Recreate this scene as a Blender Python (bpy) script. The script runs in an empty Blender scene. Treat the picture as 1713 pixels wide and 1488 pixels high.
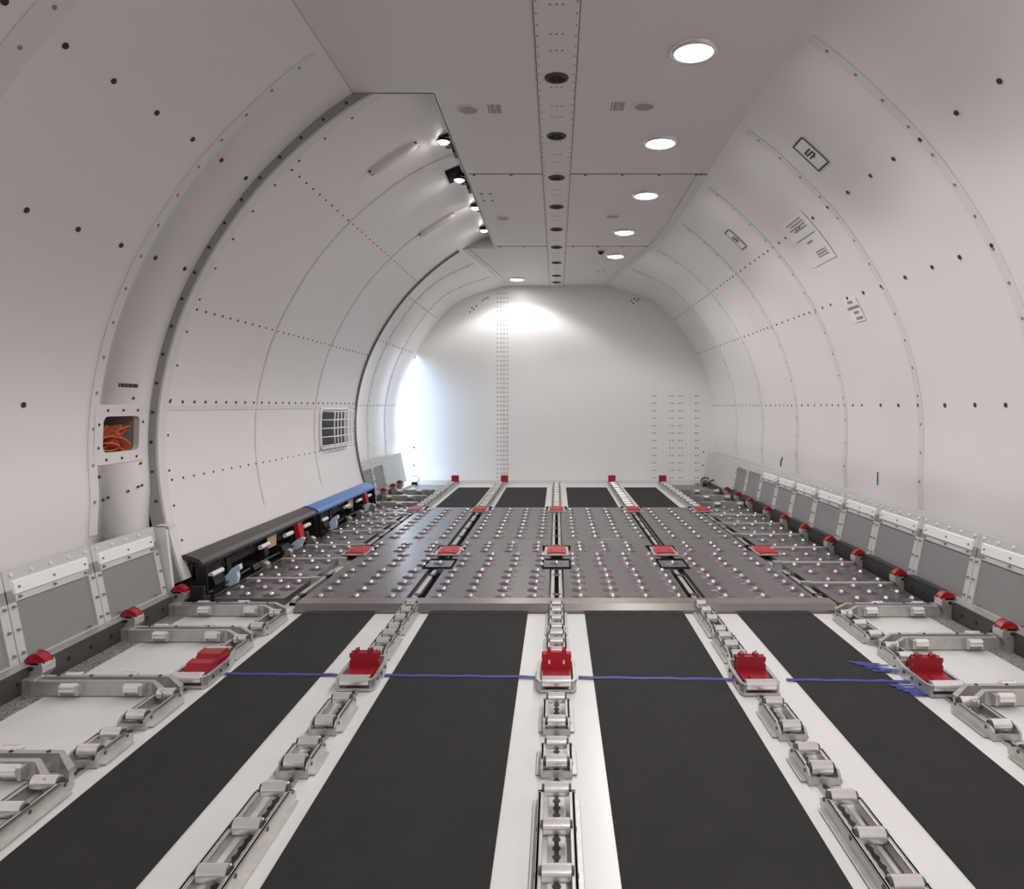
import bpy, math, random
from mathutils import Vector, Matrix
random.seed(7)
SC = bpy.context.scene
COL = SC.collection
H = 0.87                     # eye height above the deck
# ---------------------------------------------------------------- camera
cd = bpy.data.cameras.new('camera'); cam = bpy.data.objects.new('camera', cd); COL.objects.link(cam)
cam.location = (0, 0, H); cam.rotation_euler = (math.pi/2, 0, 0)
cd.sensor_width = 36; cd.lens = 1200/1713*36
cd.shift_x = -(931-856.5)/1713; cd.shift_y = -(744-679)/1713
cd.clip_start = 0.05; cd.clip_end = 100
SC.camera = cam
# ---------------------------------------------------------------- world, sun, exposure
w = bpy.data.worlds.new('world'); SC.world = w; w.use_nodes = True
bg = w.node_tree.nodes['Background']; bg.inputs[0].default_value = (0.80, 0.89, 1.0, 1); bg.inputs[1].default_value = 3.0
sd = bpy.data.lights.new('daylight', 'SUN'); sd.energy = 9; sd.angle = math.radians(30); sd.color = (0.50, 0.72, 1.0)
so = bpy.data.objects.new('daylight', sd); COL.objects.link(so)
so.rotation_euler = Vector((1.0, 0.30, -0.04)).to_track_quat('-Z', 'Y').to_euler()
LAMP_W = 13.6
SC.view_settings.view_transform = 'Standard'; SC.view_settings.look = 'None'
SC.view_settings.exposure = 0.0; SC.view_settings.gamma = 1.0; SC.view_settings.use_curve_mapping = False

# ---------------------------------------------------------------- materials
MATS = {}
def mat(name, col, rough=0.5, metal=0.0, noise=0.0, scale=20, bump=0.0, bscale=60, emit=None, estr=1.0, col2=None, rough2=None):
    m = bpy.data.materials.new(name); m.use_nodes = True
    nt = m.node_tree; b = nt.nodes['Principled BSDF']
    b.inputs['Base Color'].default_value = (*col, 1); b.inputs['Roughness'].default_value = rough; b.inputs['Metallic'].default_value = metal
    if noise or col2:
        tc = nt.nodes.new('ShaderNodeTexCoord'); n = nt.nodes.new('ShaderNodeTexNoise'); n.inputs['Scale'].default_value = scale; n.inputs['Detail'].default_value = 6
        nt.links.new(tc.outputs['Object'], n.inputs['Vector'])
        mx = nt.nodes.new('ShaderNodeMix'); mx.data_type = 'RGBA'
        c2 = col2 or tuple(c*(1-noise) for c in col)
        rmp = nt.nodes.new('ShaderNodeValToRGB'); rmp.color_ramp.elements[0].position = .35; rmp.color_ramp.elements[1].position = .65
        nt.links.new(n.outputs['Fac'], rmp.inputs[0]); nt.links.new(rmp.outputs[0], mx.inputs[0])
        mx.inputs[6].default_value = (*col, 1); mx.inputs[7].default_value = (*c2, 1)
        nt.links.new(mx.outputs[2], b.inputs['Base Color'])
    if bump:
        tc = nt.nodes.new('ShaderNodeTexCoord'); n = nt.nodes.new('ShaderNodeTexNoise'); n.inputs['Scale'].default_value = bscale; n.inputs['Detail'].default_value = 3
        nt.links.new(tc.outputs['Object'], n.inputs['Vector'])
        bp = nt.nodes.new('ShaderNodeBump'); bp.inputs['Strength'].default_value = bump; bp.inputs['Distance'].default_value = 0.01
        nt.links.new(n.outputs['Fac'], bp.inputs['Height']); nt.links.new(bp.outputs['Normal'], b.inputs['Normal'])
    if emit:
        b.inputs['Emission Color'].default_value = (*emit, 1); b.inputs['Emission Strength'].default_value = estr
    MATS[name] = m; return m
WALL = mat('white_lining', (0.79, 0.765, 0.755), 0.29, bump=0.25, bscale=2.2)
CEIL = mat('ceiling_lining', (0.74, 0.70, 0.685), 0.42, bump=0.08, bscale=3)
BACK = mat('end_wall_panel', (0.84, 0.83, 0.815), 0.33, bump=0.3, bscale=1.6)
DOOR = mat('door_lining', (0.78, 0.755, 0.745), 0.29, bump=0.22, bscale=2.0)
FLOOR = mat('white_deck', (0.80, 0.79, 0.775), 0.28, noise=0.03, scale=6, bump=0.05, bscale=8)
STRAP = mat('white_strap', (0.72, 0.70, 0.685), 0.4)
JAMB = mat('grey_jamb', (0.33, 0.34, 0.33), 0.45)
BOLT = mat('brass_dark_bolt', (0.07, 0.05, 0.035), 0.4, 0.6)
RIV = mat('dull_rivet', (0.30, 0.27, 0.25), 0.5, 0.3)
LINE = mat('panel_gap', (0.16, 0.14, 0.13), 0.7)
RUB = mat('black_tread_mat', (0.019, 0.0182, 0.0175), 0.85, noise=0.25, scale=9, bump=0.5, bscale=260)
ALU = mat('satin_aluminium', (0.58, 0.565, 0.545), 0.34, 0.6, noise=0.12, scale=40)
ALUB = mat('bright_roller', (0.94, 0.93, 0.915), 0.22, 0.72, noise=0.05, scale=60)
PLATE = mat('ball_panel_grey', (0.145, 0.128, 0.126), 0.26, 0.35, noise=0.15, scale=14, bump=0.03, bscale=30)
DISH = mat('ball_dish', (0.10, 0.075, 0.105), 0.4, 0.3)
BALL = mat('steel_ball', (0.92, 0.89, 0.88), 0.16, 0.9)
SILL = mat('sill_steel', (0.31, 0.285, 0.27), 0.30, 0.8, noise=0.1, scale=8)
RED = mat('red_paint', (0.33, 0.010, 0.02), 0.4)
REDB = mat('bright_red_paint', (0.50, 0.012, 0.026), 0.5)
GAP = mat('matt_black_gap', (0.010, 0.010, 0.010), 0.95)
GAP.node_tree.nodes['Principled BSDF'].inputs['Specular IOR Level'].default_value = 0.03
DARK = mat('dark_rail', (0.085, 0.075, 0.068), 0.42, 0.3, noise=0.2, scale=12)
BLACK = mat('black_metal', (0.016, 0.015, 0.015), 0.45, 0.2)
BLACKR = mat('black_bumper', (0.028, 0.027, 0.026), 0.5)
COVER = mat('brown_black_cover', (0.040, 0.033, 0.031), 0.38)
BLUE = mat('blue_film', (0.075, 0.20, 0.52), 0.4)
LBLUE = mat('pale_blue_film', (0.64, 0.80, 0.93), 0.4)
TAN = mat('tan_label', (0.52, 0.36, 0.22), 0.6)
GREYP = mat('grey_dado', (0.56, 0.565, 0.56), 0.45)
WPL = mat('white_plate', (0.86, 0.85, 0.84), 0.35)
GRIL = None
GUT = mat('speckled_gutter', (0.055, 0.052, 0.05), 0.6, scale=170, col2=(0.42, 0.40, 0.38))
ORANGE = mat('orange_webbing', (0.72, 0.20, 0.085), 0.7, noise=0.2, scale=60)
GREYBOX = mat('grey_recess', (0.42, 0.36, 0.34), 0.6)
TAPE = mat('blue_tape', (0.045, 0.065, 0.33), 0.6, noise=0.25, scale=40)
INK = mat('black_ink', (0.03, 0.028, 0.028), 0.6)
GINK = mat('grey_ink', (0.30, 0.26, 0.26), 0.6)
PLAC = mat('placard_white', (0.84, 0.82, 0.80), 0.35)
VENT = mat('vent_dark', (0.055, 0.048, 0.045), 0.5, 0.3)
DISCM = mat('unlit_disc', (0.33, 0.30, 0.29), 0.4)
LENS = mat('lamp_lens', (1, 1, 1), 0.4, emit=(1.0, 0.97, 0.94), estr=22)
CHROME = mat('lamp_trim', (0.75, 0.74, 0.73), 0.25, 0.6)
def grille():
    m = bpy.data.materials.new('fine_mesh'); m.use_nodes = True; nt = m.node_tree; b = nt.nodes['Principled BSDF']
    b.inputs['Roughness'].default_value = .5
    tc = nt.nodes.new('ShaderNodeTexCoord'); wv = nt.nodes.new('ShaderNodeTexWave'); wv.wave_type = 'BANDS'; wv.bands_direction = 'Y'
    wv.inputs['Scale'].default_value = 42; nt.links.new(tc.outputs['Object'], wv.inputs['Vector'])
    wz = nt.nodes.new('ShaderNodeTexWave'); wz.bands_direction = 'Z'; wz.inputs['Scale'].default_value = 42; nt.links.new(tc.outputs['Object'], wz.inputs['Vector'])
    mul = nt.nodes.new('ShaderNodeMath'); mul.operation = 'MULTIPLY'; nt.links.new(wv.outputs['Fac'], mul.inputs[0]); nt.links.new(wz.outputs['Fac'], mul.inputs[1])
    mx = nt.nodes.new('ShaderNodeMix'); mx.data_type = 'RGBA'; mx.inputs[6].default_value = (.29, .295, .29, 1); mx.inputs[7].default_value = (.13, .133, .13, 1)
    nt.links.new(mul.outputs[0], mx.inputs[0]); nt.links.new(mx.outputs[2], b.inputs['Base Color']); return m
GRIL = grille()

# ---------------------------------------------------------------- mesh helper
class MB:
    def __init__(s): s.v = []; s.f = []; s.sm = []
    def add(s, vs, fs, smooth=False):
        o = len(s.v); s.v += [tuple(v) for v in vs]
        for f in fs: s.f.append(tuple(i+o for i in f)); s.sm.append(smooth)
        return s
    def box(s, x0, x1, y0, y1, z0, z1):
        return s.add([(x0,y0,z0),(x1,y0,z0),(x1,y1,z0),(x0,y1,z0),(x0,y0,z1),(x1,y0,z1),(x1,y1,z1),(x0,y1,z1)],
                     [(0,3,2,1),(4,5,6,7),(0,1,5,4),(1,2,6,5),(2,3,7,6),(3,0,4,7)])
    def prism(s, pts, axis, a, b):
        # pts: 2d outline; axis 'x': (y,z), 'y': (x,z), 'z': (x,y)
        def P(p, t): return {'x': (t, p[0], p[1]), 'y': (p[0], t, p[1]), 'z': (p[0], p[1], t)}[axis]
        n = len(pts)
        return s.add([P(p, a) for p in pts]+[P(p, b) for p in pts],
                     [tuple(range(n)), tuple(range(2*n-1, n-1, -1))]+[(i, (i+1) % n, n+(i+1) % n, n+i) for i in range(n)])
    def cyl(s, p0, p1, r, n=12, r2=None):
        p0 = Vector(p0); p1 = Vector(p1); d = (p1-p0).normalized(); r2 = r if r2 is None else r2
        u = d.orthogonal().normalized(); v = d.cross(u)
        ring = lambda c, rr: [c+u*math.cos(2*math.pi*i/n)*rr+v*math.sin(2*math.pi*i/n)*rr for i in range(n)]
        s.add(ring(p0, r)+ring(p1, r2), [(i, (i+1) % n, n+(i+1) % n, n+i) for i in range(n)], True)
        o = len(s.v)
        s.add(ring(p0, r), [tuple(range(n-1, -1, -1))]); s.add(ring(p1, r2), [tuple(range(n))])
        return s
    def lathe(s, prof, n=16, c=(0,0,0)):
        vs = []; fs = []
        for (r, z) in prof:
            for i in range(n): a = 2*math.pi*i/n; vs.append((c[0]+r*math.cos(a), c[1]+r*math.sin(a), c[2]+z))
        for k in range(len(prof)-1):
            for i in range(n): j = (i+1) % n; fs.append((k*n+i, k*n+j, (k+1)*n+j, (k+1)*n+i))
        return s.add(vs, fs, True)
    def tube(s, pts, r, n=8, closed=False):
        pts = [Vector(p) for p in pts]; m = len(pts); vs = []; fs = []; u = None
        for k, p in enumerate(pts):
            a = pts[(k-1) % m] if (closed or k > 0) else p; b = pts[(k+1) % m] if (closed or k < m-1) else p
            d = (b-a).normalized()
            u = d.orthogonal().normalized() if u is None else (u-d*u.dot(d)).normalized()
            v = d.cross(u)
            vs += [p+u*math.cos(2*math.pi*i/n)*r+v*math.sin(2*math.pi*i/n)*r for i in range(n)]
        for k in range(m if closed else m-1):
            k2 = (k+1) % m
            for i in range(n): j = (i+1) % n; fs.append((k*n+i, k*n+j, k2*n+j, k2*n+i))
        if not closed: fs += [tuple(range(n-1, -1, -1)), tuple((m-1)*n+i for i in range(n))]
        return s.add(vs, fs, True)
    def ribbon(s, pts, wdir, w, t=0.004):
        pts = [Vector(p) for p in pts]; wv = Vector(wdir).normalized()*w/2; vs = []; fs = []
        for k, p in enumerate(pts):
            d = (pts[min(k+1, len(pts)-1)]-pts[max(k-1, 0)]).normalized(); nn = d.cross(wv).normalized()*t/2
            vs += [p-wv-nn, p+wv-nn, p+wv+nn, p-wv+nn]
        for k in range(len(pts)-1):
            for i in range(4): j = (i+1) % 4; fs.append((k*4+i, k*4+j, k*4+4+j, k*4+4+i))
        fs += [(3,2,1,0), tuple((len(pts)-1)*4+i for i in range(4))]
        return s.add(vs, fs)
    def grid(s, rows, keep=None, smooth=True):
        nv = len(rows[0]); fs = []
        for a in range(len(rows)-1):
            for b in range(nv-1):
                if keep is None or keep(a, b): fs.append((a*nv+b, a*nv+b+1, (a+1)*nv+b+1, (a+1)*nv+b))
        return s.add([p for r in rows for p in r], fs, smooth)
    def mesh(s, name, m):
        me = bpy.data.meshes.new(name); me.from_pydata(s.v, [], s.f)
        me.polygons.foreach_set('use_smooth', s.sm); me.materials.append(m); me.update(); return me
def link(o, parent=None):
    COL.objects.link(o)
    if parent: o.parent = parent
    return o
def obj(name, mb, m, parent=None, bevel=0, loc=None):
    o = bpy.data.objects.new(name, mb.mesh(name, m) if isinstance(mb, MB) else mb); link(o, parent)
    if bevel:
        b = o.modifiers.new('edge', 'BEVEL'); b.width = bevel; b.segments = 2; b.limit_method = 'ANGLE'; b.angle_limit = math.radians(40)
    if loc: o.location = loc
    return o
def tag(o, label, cat, group=None):
    o['label'] = label; o['category'] = cat
    if group: o['group'] = group
    return o
def thing(name, label, cat, loc=(0,0,0), group=None):
    o = bpy.data.objects.new(name, None); o.empty_display_size = .05; COL.objects.link(o); o.location = loc
    return tag(o, label, cat, group)
def struct(name, mb, m, parent=None):
    o = obj(name, mb, m, parent)
    if not parent: o['kind'] = 'structure'
    return o
def stuff(o): o['kind'] = 'stuff'; return o
def copy_tree(root, loc, label, group=None):
    r = root.copy(); COL.objects.link(r); r.location = loc; r['label'] = label
    if group: r['group'] = group
    for ch in list(root.children):
        c = ch.copy(); COL.objects.link(c); c.parent = r
        for g in list(ch.children):
            d = g.copy(); COL.objects.link(d); d.parent = c
    return r
ORD = ['first', 'second', 'third', 'fourth', 'fifth', 'sixth', 'seventh', 'eighth', 'ninth', 'tenth', 'eleventh', 'twelfth']

# ---------------------------------------------------------------- hull geometry
ZC, CZ = 2.215, 0.75
Y0, Y1, YB = 3.09, 6.12, 8.05          # door front edge, door rear edge, end wall
YR = -3.2
TAB = [(-35,1.77),(-20,1.762),(0,1.757),(12,1.738),(20,1.724),(27,1.708),(35,1.70),(43,1.694),(51,1.692),(60,1.70),(90,1.705)]
def lerp_tab(t, x):
    if x <= t[0][0]: return t[0][1]
    for (a, va), (b, vb) in zip(t, t[1:]):
        if x <= b:
            k = (x-a)/(b-a); return va+(vb-va)*k
    return t[-1][1]
def sstep(x): x = max(0, min(1, x)); return x*x*(3-2*x)
def rr(th): return (lerp_tab(TAB, th-4)+lerp_tab(TAB, th)+lerp_tab(TAB, th+4))/3
XCT = [(-5,.875),(5.3,.875),(5.8,.86),(6.3,.79),(7.0,.69),(7.7,.61),(8.3,.57)]
def Xc(y): return lerp_tab(XCT, y)
def thc(y): return math.degrees(math.atan2(ZC-CZ, Xc(y)))
def rip(y): return 0.017*(0.5-0.5*math.cos(2*math.pi*(y-2.58)/0.88))
def W(side, y, th, off=0.0, door=False):
    r = rr(th)
    if door:
        r = r-0.035+0.005*(0.5-0.5*math.cos(2*math.pi*(y-Y0)/1.01))
    else:
        tc = thc(y); rc = math.hypot(ZC-CZ, Xc(y)); s = sstep((th-44)/(tc-44)) if th > 44 else 0
        lo = sstep((-6-th)/9)
        rp = rip(y)*(1-sstep((y-2.55)/.16)) if side < 0 and y < 3.2 else rip(y)
        r = r*(1-s)+rc*s+rp*(1-s)*(1-lo)+.045*lo
    r -= off; a = math.radians(th)
    return Vector((side*r*math.cos(a), y, CZ+r*math.sin(a)))
def WN(side, th): a = math.radians(th); return Vector((-side*math.cos(a), 0, -math.sin(a)))
THB = -25.0
def th_of_z(z, r=1.757): return math.degrees(math.asin((z-CZ)/r))
def frange(a, b, st):
    n = max(1, int(round((b-a)/st))); return [a+(b-a)*i/n for i in range(n+1)]

# floor
struct('floor', MB().box(-1.78, 1.78, YR, YB+.02, -.06, 0), FLOOR)
# side walls
def wall_rows(side, ys, ths): return [[W(side, y, (THB+(thc(y)-THB)*t)) for t in ths] for y in ys]
T40 = [i/40 for i in range(41)]
mb = MB(); mb.grid(wall_rows(1, frange(YR, YB, .11), T40)); wr = struct('wall_right', mb, WALL)
# left wall: stowage opening y 2.78..3.01, z .675...83 ; daylight gap at y>7.84, z<1.36
hy0, hy1 = 2.765, 3.012
hz0, hz1 = 0.682, 0.832
ths_near = sorted(set([THB+(59.1-THB)*t for t in T40]+[th_of_z(hz0), th_of_z(hz1)]))
ys_near = sorted(set(frange(YR, hy0, .11)+[hy0, hy1, Y0]))
rows = [[W(-1, y, min(t, thc(y))) for t in ths_near] for y in ys_near]
def keep(a, b):
    ym = (ys_near[a]+ys_near[a+1])/2; tm = (ths_near[b]+ths_near[b+1])/2
    return not (hy0 < ym < hy1 and th_of_z(hz0) < tm < th_of_z(hz1))
mb = MB(); mb.grid(rows, keep)
rows = wall_rows(-1, frange(Y1, 7.6, .1), T40); mb.grid(rows)
def lining_end(z): return YB-.21*max(0, min(1, (1.42-z)/.45))**.7
last = []
for q in range(4):
    r_ = []
    for t in T40:
        z = W(-1, 7.8, THB+(thc(7.8)-THB)*t).z; y = 7.6+(lining_end(z)-7.6)*q/3
        r_.append(W(-1, y, THB+(thc(y)-THB)*t))
    last.append(r_)
mb.grid(last); wl = struct('wall_left', mb, WALL)
# end wall (ahead)
pts = [W(1, YB, THB+(thc(YB)-THB)*t) for t in T40]
lp = []
for t in reversed(T40):
    p = W(-1, YB, THB+(thc(YB)-THB)*t)
    if p.z < 1.42: p.x *= 1-.050*min(1, (1.42-p.z)/.45)**.7
    lp.append(p)
out = [(p.x, p.z) for p in pts+lp]; out[0] = (out[0][0], -.05); out[-1] = (out[-1][0], -.05)
wb = struct('wall_back', MB().prism(out, 'y', YB, YB+.02), BACK)
out2 = [(p.x*1.02, p.z) for p in [W(1, YR, THB+(thc(YR)-THB)*t) for t in T40]+[W(-1, YR, THB+(thc(YR)-THB)*t) for t in reversed(T40)]]
struct('wall_rear', MB().prism(out2, 'y', YR-.02, YR), WALL)
# unseen dark shell added to keep daylight out, open only at the daylight doorway on the left by the end wall
def hull(ya, yb, a0, a1):
    return [[(1.98*math.cos(math.radians(a)), y, .75+1.98*math.sin(math.radians(a))) for a in frange(a0, a1, 10)] for y in (ya, yb)]
mb = MB(); mb.grid(hull(YR-.05, 7.30, -90, 270)); mb.grid(hull(7.30, YB+.03, -90, 158)); mb.grid(hull(7.30, YB+.03, 203, 270))
mb.grid([[(1.65*math.cos(math.radians(a)), YB+.03, .75+1.65*math.sin(math.radians(a))) for a in frange(-30, 158, 6)],
         [(1.98*math.cos(math.radians(a)), YB+.03, .75+1.98*math.sin(math.radians(a))) for a in frange(-30, 158, 6)]])
mb.grid([[(1.5*math.cos(math.radians(a)), YR-.05, .75+1.5*math.sin(math.radians(a))) for a in frange(-90, 270, 6)],
         [(1.98*math.cos(math.radians(a)), YR-.05, .75+1.98*math.sin(math.radians(a))) for a in frange(-90, 270, 6)]])
mb.grid([[(1.82*math.cos(math.radians(a)), 7.30, .75+1.82*math.sin(math.radians(a))) for a in frange(158, 203, 5)],
         [(1.98*math.cos(math.radians(a)), 7.30, .75+1.98*math.sin(math.radians(a))) for a in frange(158, 203, 5)]])
struct('light_block_shell', mb, LINE)
# ceiling
XE = -0.53
mb = MB()
cy = sorted(set(frange(YR, Y0, .5)+[Y0, Y1]+frange(Y0, 5.6, .5)+frange(5.6, YB, .15)))
for a, b in zip(cy, cy[1:]):
    cut = (a+b)/2 > Y0 and (a+b)/2 < Y1
    l0, l1 = (XE, XE) if cut else (-Xc(a), -Xc(b))
    mb.add([(l0,a,ZC),(Xc(a),a,ZC),(Xc(b),b,ZC),(l1,b,ZC)], [(0,1,2,3)])
mb.box(XE-.004, XE+.004, Y0, Y1, ZC, 2.33)
mb.box(-.92, XE, Y0-.008, Y0, ZC, 2.42)
ce = struct('ceiling', mb, CEIL)
obj('cutout_end', MB().box(-.90, XE, Y1, Y1+.006, ZC-.004, 2.42), JAMB, ce)

# door: inner lining with jamb, seal, rivets, handles, guarded window
ths = frange(-21, 84, 2.5); ys = frange(Y0, Y1, .1)
door = struct('door_1', MB().grid([[W(-1, y, t, 0, True) for t in ths] for y in ys]), DOOR)
def ring(y0, y1, r_out, r_in, a0, a1, st=2.0):
    m = MB(); rws = []
    for a in frange(a0, a1, st):
        base = rr(a); ca, sa = math.cos(math.radians(a)), math.sin(math.radians(a))
        P = lambda r, y: (-(base+r)*ca, y, CZ+(base+r)*sa)
        rws.append([P(r_out, y0), P(r_in, y0), P(r_in, y1), P(r_out, y1), P(r_out, y0)])
    return m.grid(rws, smooth=False)
obj('jamb', ring(Y0-.006, Y0+.05, .024, -.030, -21.5, 71.5), JAMB, door)
obj('jamb_lip', ring(Y0-.002, Y0+.06, -.030, -.040, -21.5, 71.5), STRAP, door)
obj('rear_seal', ring(Y1-.025, Y1+.004, .01, -.047, -19, 60), LINE, door)
def disc(m, p, n, r, h=.003, k=8): p = Vector(p); n = Vector(n); m.cyl(p-n*.001, p+n*h, r, k)
mb = MB()
for a in frange(-18, 66, 4.3):
    b_ = rr(a)-.013; disc(mb, (-b_*math.cos(math.radians(a)), Y0-.006, CZ+b_*math.sin(math.radians(a))), (0,-1,0), .0068)
for a in frange(-16, 57, 5.1): disc(mb, W(-1, Y0+.085, a, 0, True), WN(-1, a), .0055)
obj('jamb_bolt', mb, BOLT, door)
mb = MB()
for th_, st in ((44.8, .095), (18.9, .085), (-7, .1)):
    for y in frange(Y0+.1, Y1-.06, st): disc(mb, W(-1, y, th_, 0, True), WN(-1, th_), .0055)
for y in frange(Y0+.08, Y1-.1, .11): disc(mb, W(-1, y, 4.6, 0, True), WN(-1, 4.6), .007, .004)
obj('rivet', mb, BOLT, door)
mb = MB()
for y in (4.1, 5.1): mb.grid([[W(-1, y+d, t, .0015, True) for d in (-.012, .012)] for t in frange(-15, 70, 3)])
mb.grid([[W(-1, y, t, .003, True) for t in (3.3, 4.1)] for y in frange(Y0+.06, Y1, .2)])
obj('seam', mb, STRAP, door)
for yy in (3.76, 5.12):
    h = MB(); rws = []
    N = 14
    for i in range(N+1):
        t = 53.8+10.2*i/N; wd = .034*math.sqrt(max(0.02, 1-(abs(2*i/N-1))**6)); dp = .004+.010*(1-abs(2*i/N-1)**3)
        rws.append([W(-1, yy-wd, t, -.001, True), W(-1, yy-wd*.8, t, .012, True), W(-1, yy+wd*.8, t, dp+.012, True), W(-1, yy+wd, t, -.001, True)])
    h.grid(rws); hd = obj('handle', h, STRAP, door)
    e = MB()
    for t in (54.0, 63.8):
        for dy in (-.024, .024): disc(e, W(-1, yy+dy, t, .006, True), WN(-1, t), .006, .006)
    obj('handle_bolt', e, BOLT, hd)
# square dark opening high on the door lining
obj('lining_hole', MB().grid([[W(-1, y, t, .004, True) for t in frange(66.2, 69.5, 1.1)] for y in (4.30, 4.54)]), GAP, door)
# guarded window
wn = obj('door_window', MB().grid([[W(-1, y, t, .003, True) for t in frange(th_of_z(.575, 1.72), th_of_z(.83, 1.72), 1.5)] for y in (5.24, 5.80)]), BLACK, door)
mb = MB()
for y in (5.20, 5.85): mb.tube([W(-1, y, t, .008, True) for t in frange(th_of_z(.555, 1.72), th_of_z(.845, 1.72), 1.5)], .012, 6)
for z in (.555, .845): mb.tube([W(-1, y, th_of_z(z, 1.72), .008, True) for y in (5.20, 5.85)], .012, 6)
obj('window_frame', mb, WPL, wn)
mb = MB()
for z in frange(.575, .83, .064): mb.tube([W(-1, 5.22, th_of_z(z, 1.72), .01, True), W(-1, 5.27, th_of_z(z, 1.72), .09, True), W(-1, 5.78, th_of_z(z, 1.72), .09, True), W(-1, 5.83, th_of_z(z, 1.72), .01, True)], .0055, 6)
for y in frange(5.27, 5.78, .085): mb.tube([W(-1, y, t, .09, True) for t in frange(th_of_z(.565, 1.72), th_of_z(.84, 1.72), 3)], .0055, 6)
obj('window_cage', mb, WPL, wn)

# seam straps, bolts and rivets on the linings
def straps(side, ys, par, w_=.05, name='seam_strap'):
    m = MB()
    for y in ys:
        wd = w_*1.9 if (side < 0 and y < 2) else w_
        m.grid([[W(side, y-wd/2, t, -.001), W(side, y-wd/2, t, .003), W(side, y+wd/2, t, .003), W(side, y+wd/2, t, -.001)] for t in frange(-12, thc(y)-1.5, 2.4)], smooth=False)
    obj(name, m, STRAP, par)
    m = MB()
    for y in ys:
        for t in frange(-8, thc(y)-4, 4.4): disc(m, W(side, y, t, .003), WN(side, t), .0065, .002)
    stuff(obj('seam_rivet', m, RIV, par))
straps(1, [.82, 1.70, 2.58, 3.45, 4.35, 5.23, 6.1, 6.98], wr)
straps(-1, [.93, 1.81, 2.71, 6.70, 7.40], wl)
def rows_of_bolts(side, par, y0, y1, name='bolt'):
    m = MB()
    for th_ in (39.5, 24.0, 4.0):
        y = 1.48
        while y < y1:
            if y > y0 and not (side < 0 and Y0-.03 < y < Y1+.05) and not (side < 0 and th_ == 4.0 and 2.55 < y < 3.1):
                far = y > 4.0
                disc(m, W(side, y, th_), WN(side, th_), .0095 if not far else .0065, .004)
            y += .22 if y < 4.0 else .11
    if side < 0:
        for (y, z) in ((2.72,.87),(2.88,.905)): pass
    stuff(obj(name, m, BOLT, par))
rows_of_bolts(1, wr, .4, YB-.05); rows_of_bolts(-1, wl, .4, 7.8)
# stowage opening on the left wall: rounded frame, box, screws, stencilled line
def wz(y, z, off=0): return W(-1, y, th_of_z(z), off)
ym, zm = (hy0+hy1)/2, (hz0+hz1)/2; hy, hz = (hy1-hy0)/2, (hz1-hz0)/2
def rrect(hw, hh, r, n=5):
    o = []
    for cx, cz, a0 in ((hw-r, hh-r, 0), (-hw+r, hh-r, 90), (-hw+r, -hh+r, 180), (hw-r, -hh+r, 270)):
        for i in range(n+1): a = math.radians(a0+90*i/n); o.append((cx+r*math.cos(a), cz+r*math.sin(a)))
    return o
oi = rrect(hy-.004, hz-.004, .025); oo = rrect(hy+.05, hz+.042, .03)
mb = MB(); k = len(oi)
mb.grid([[wz(ym+p[0], zm+p[1], -.02), wz(ym+p[0], zm+p[1], .004), wz(ym+q[0], zm+q[1], .004), wz(ym+q[0], zm+q[1], -.002)] for p, q in zip(oi+oi[:1], oo+oo[:1])], smooth=False)
obj('recess_frame', mb, STRAP, wl)
mb = MB()
for (dy, dz) in ((-.10,.095),(0,.095),(.10,.095),(-.10,-.098),(0,-.098),(.10,-.098),(-.148,.04),(-.148,-.05),(.142,.045),(-.148,-.16),(.13,-.13),(-.13,-.25),(-.10,-.245),(.03,-.235),(.10,-.225),(.128,-.222),(.06,.145)):
    disc(mb, wz(ym+dy, zm+dz, .004), (1,0,0), .0055, .003)
obj('recess_screw', mb, BOLT, wl)
mb = MB(); X0, X1 = -1.752, -1.93
mb.add([(X0,hy0,hz0),(X0,hy1,hz0),(X0,hy1,hz1),(X0,hy0,hz1),(X1,hy0,hz0),(X1,hy1,hz0),(X1,hy1,hz1),(X1,hy0,hz1)],
       [(0,1,5,4),(1,2,6,5),(2,3,7,6),(3,0,4,7),(4,5,6,7)])
mb.prism([(hy0+.05,hz0),(hy1-.002,hz1-.005),(hy1-.002,hz1-.02),(hy0+.09,hz0)], 'x', X1+.01, X1+.04)
obj('recess_box', mb, GREYBOX, wl)
mb = MB()
x = 0
for i, wd in enumerate((.006,.009,.006,.008,.007,.009,.006,.008,.007,.006)):
    y = 2.84+i*.0135
    th_ = th_of_z(.953)
    mb.grid([[W(-1, y, th_-.25, .002), W(-1, y+wd+.003, th_-.25, .002)], [W(-1, y, th_+.25, .002), W(-1, y+wd+.003, th_+.25, .002)]])
stn = obj('stencil_marking', mb, INK, wl)
# orange straps inside the opening
sb = MB()
def loop(c, ry, rz, a0, a1, tilt, w_):
    pts = []
    for i in range(13):
        a = math.radians(a0+(a1-a0)*i/12); y = ry*math.cos(a); z = rz*math.sin(a)
        ct, st = math.cos(tilt), math.sin(tilt); pts.append((c[0]+.012*math.sin(a*1.3), c[1]+y*ct-z*st, c[2]+y*st+z*ct))
    sb.ribbon(pts, (1, .15, .1), w_, .004)
zb = hz0+.004
loop((-1.80, 2.83, zb+.038), .055, .022, -160, 160, .15, .045)
loop((-1.795, 2.845, zb+.018), .06, .015, -170, 150, -.12, .045)
loop((-1.82, 2.86, zb+.075), .03, .022, 0, 330, .9, .04)
loop((-1.81, 2.925, zb+.07), .036, .022, 20, 350, 1.1, .05)
loop((-1.80, 2.94, zb+.08), .05, .012, -150, 150, .25, .04)
loop((-1.79, 2.93, zb+.026), .048, .016, -150, 170, -.55, .04)
tag(obj('cargo_strap', sb, ORANGE), 'coiled orange webbing strap stuffed in the small square opening in the white wall', 'strap')

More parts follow.
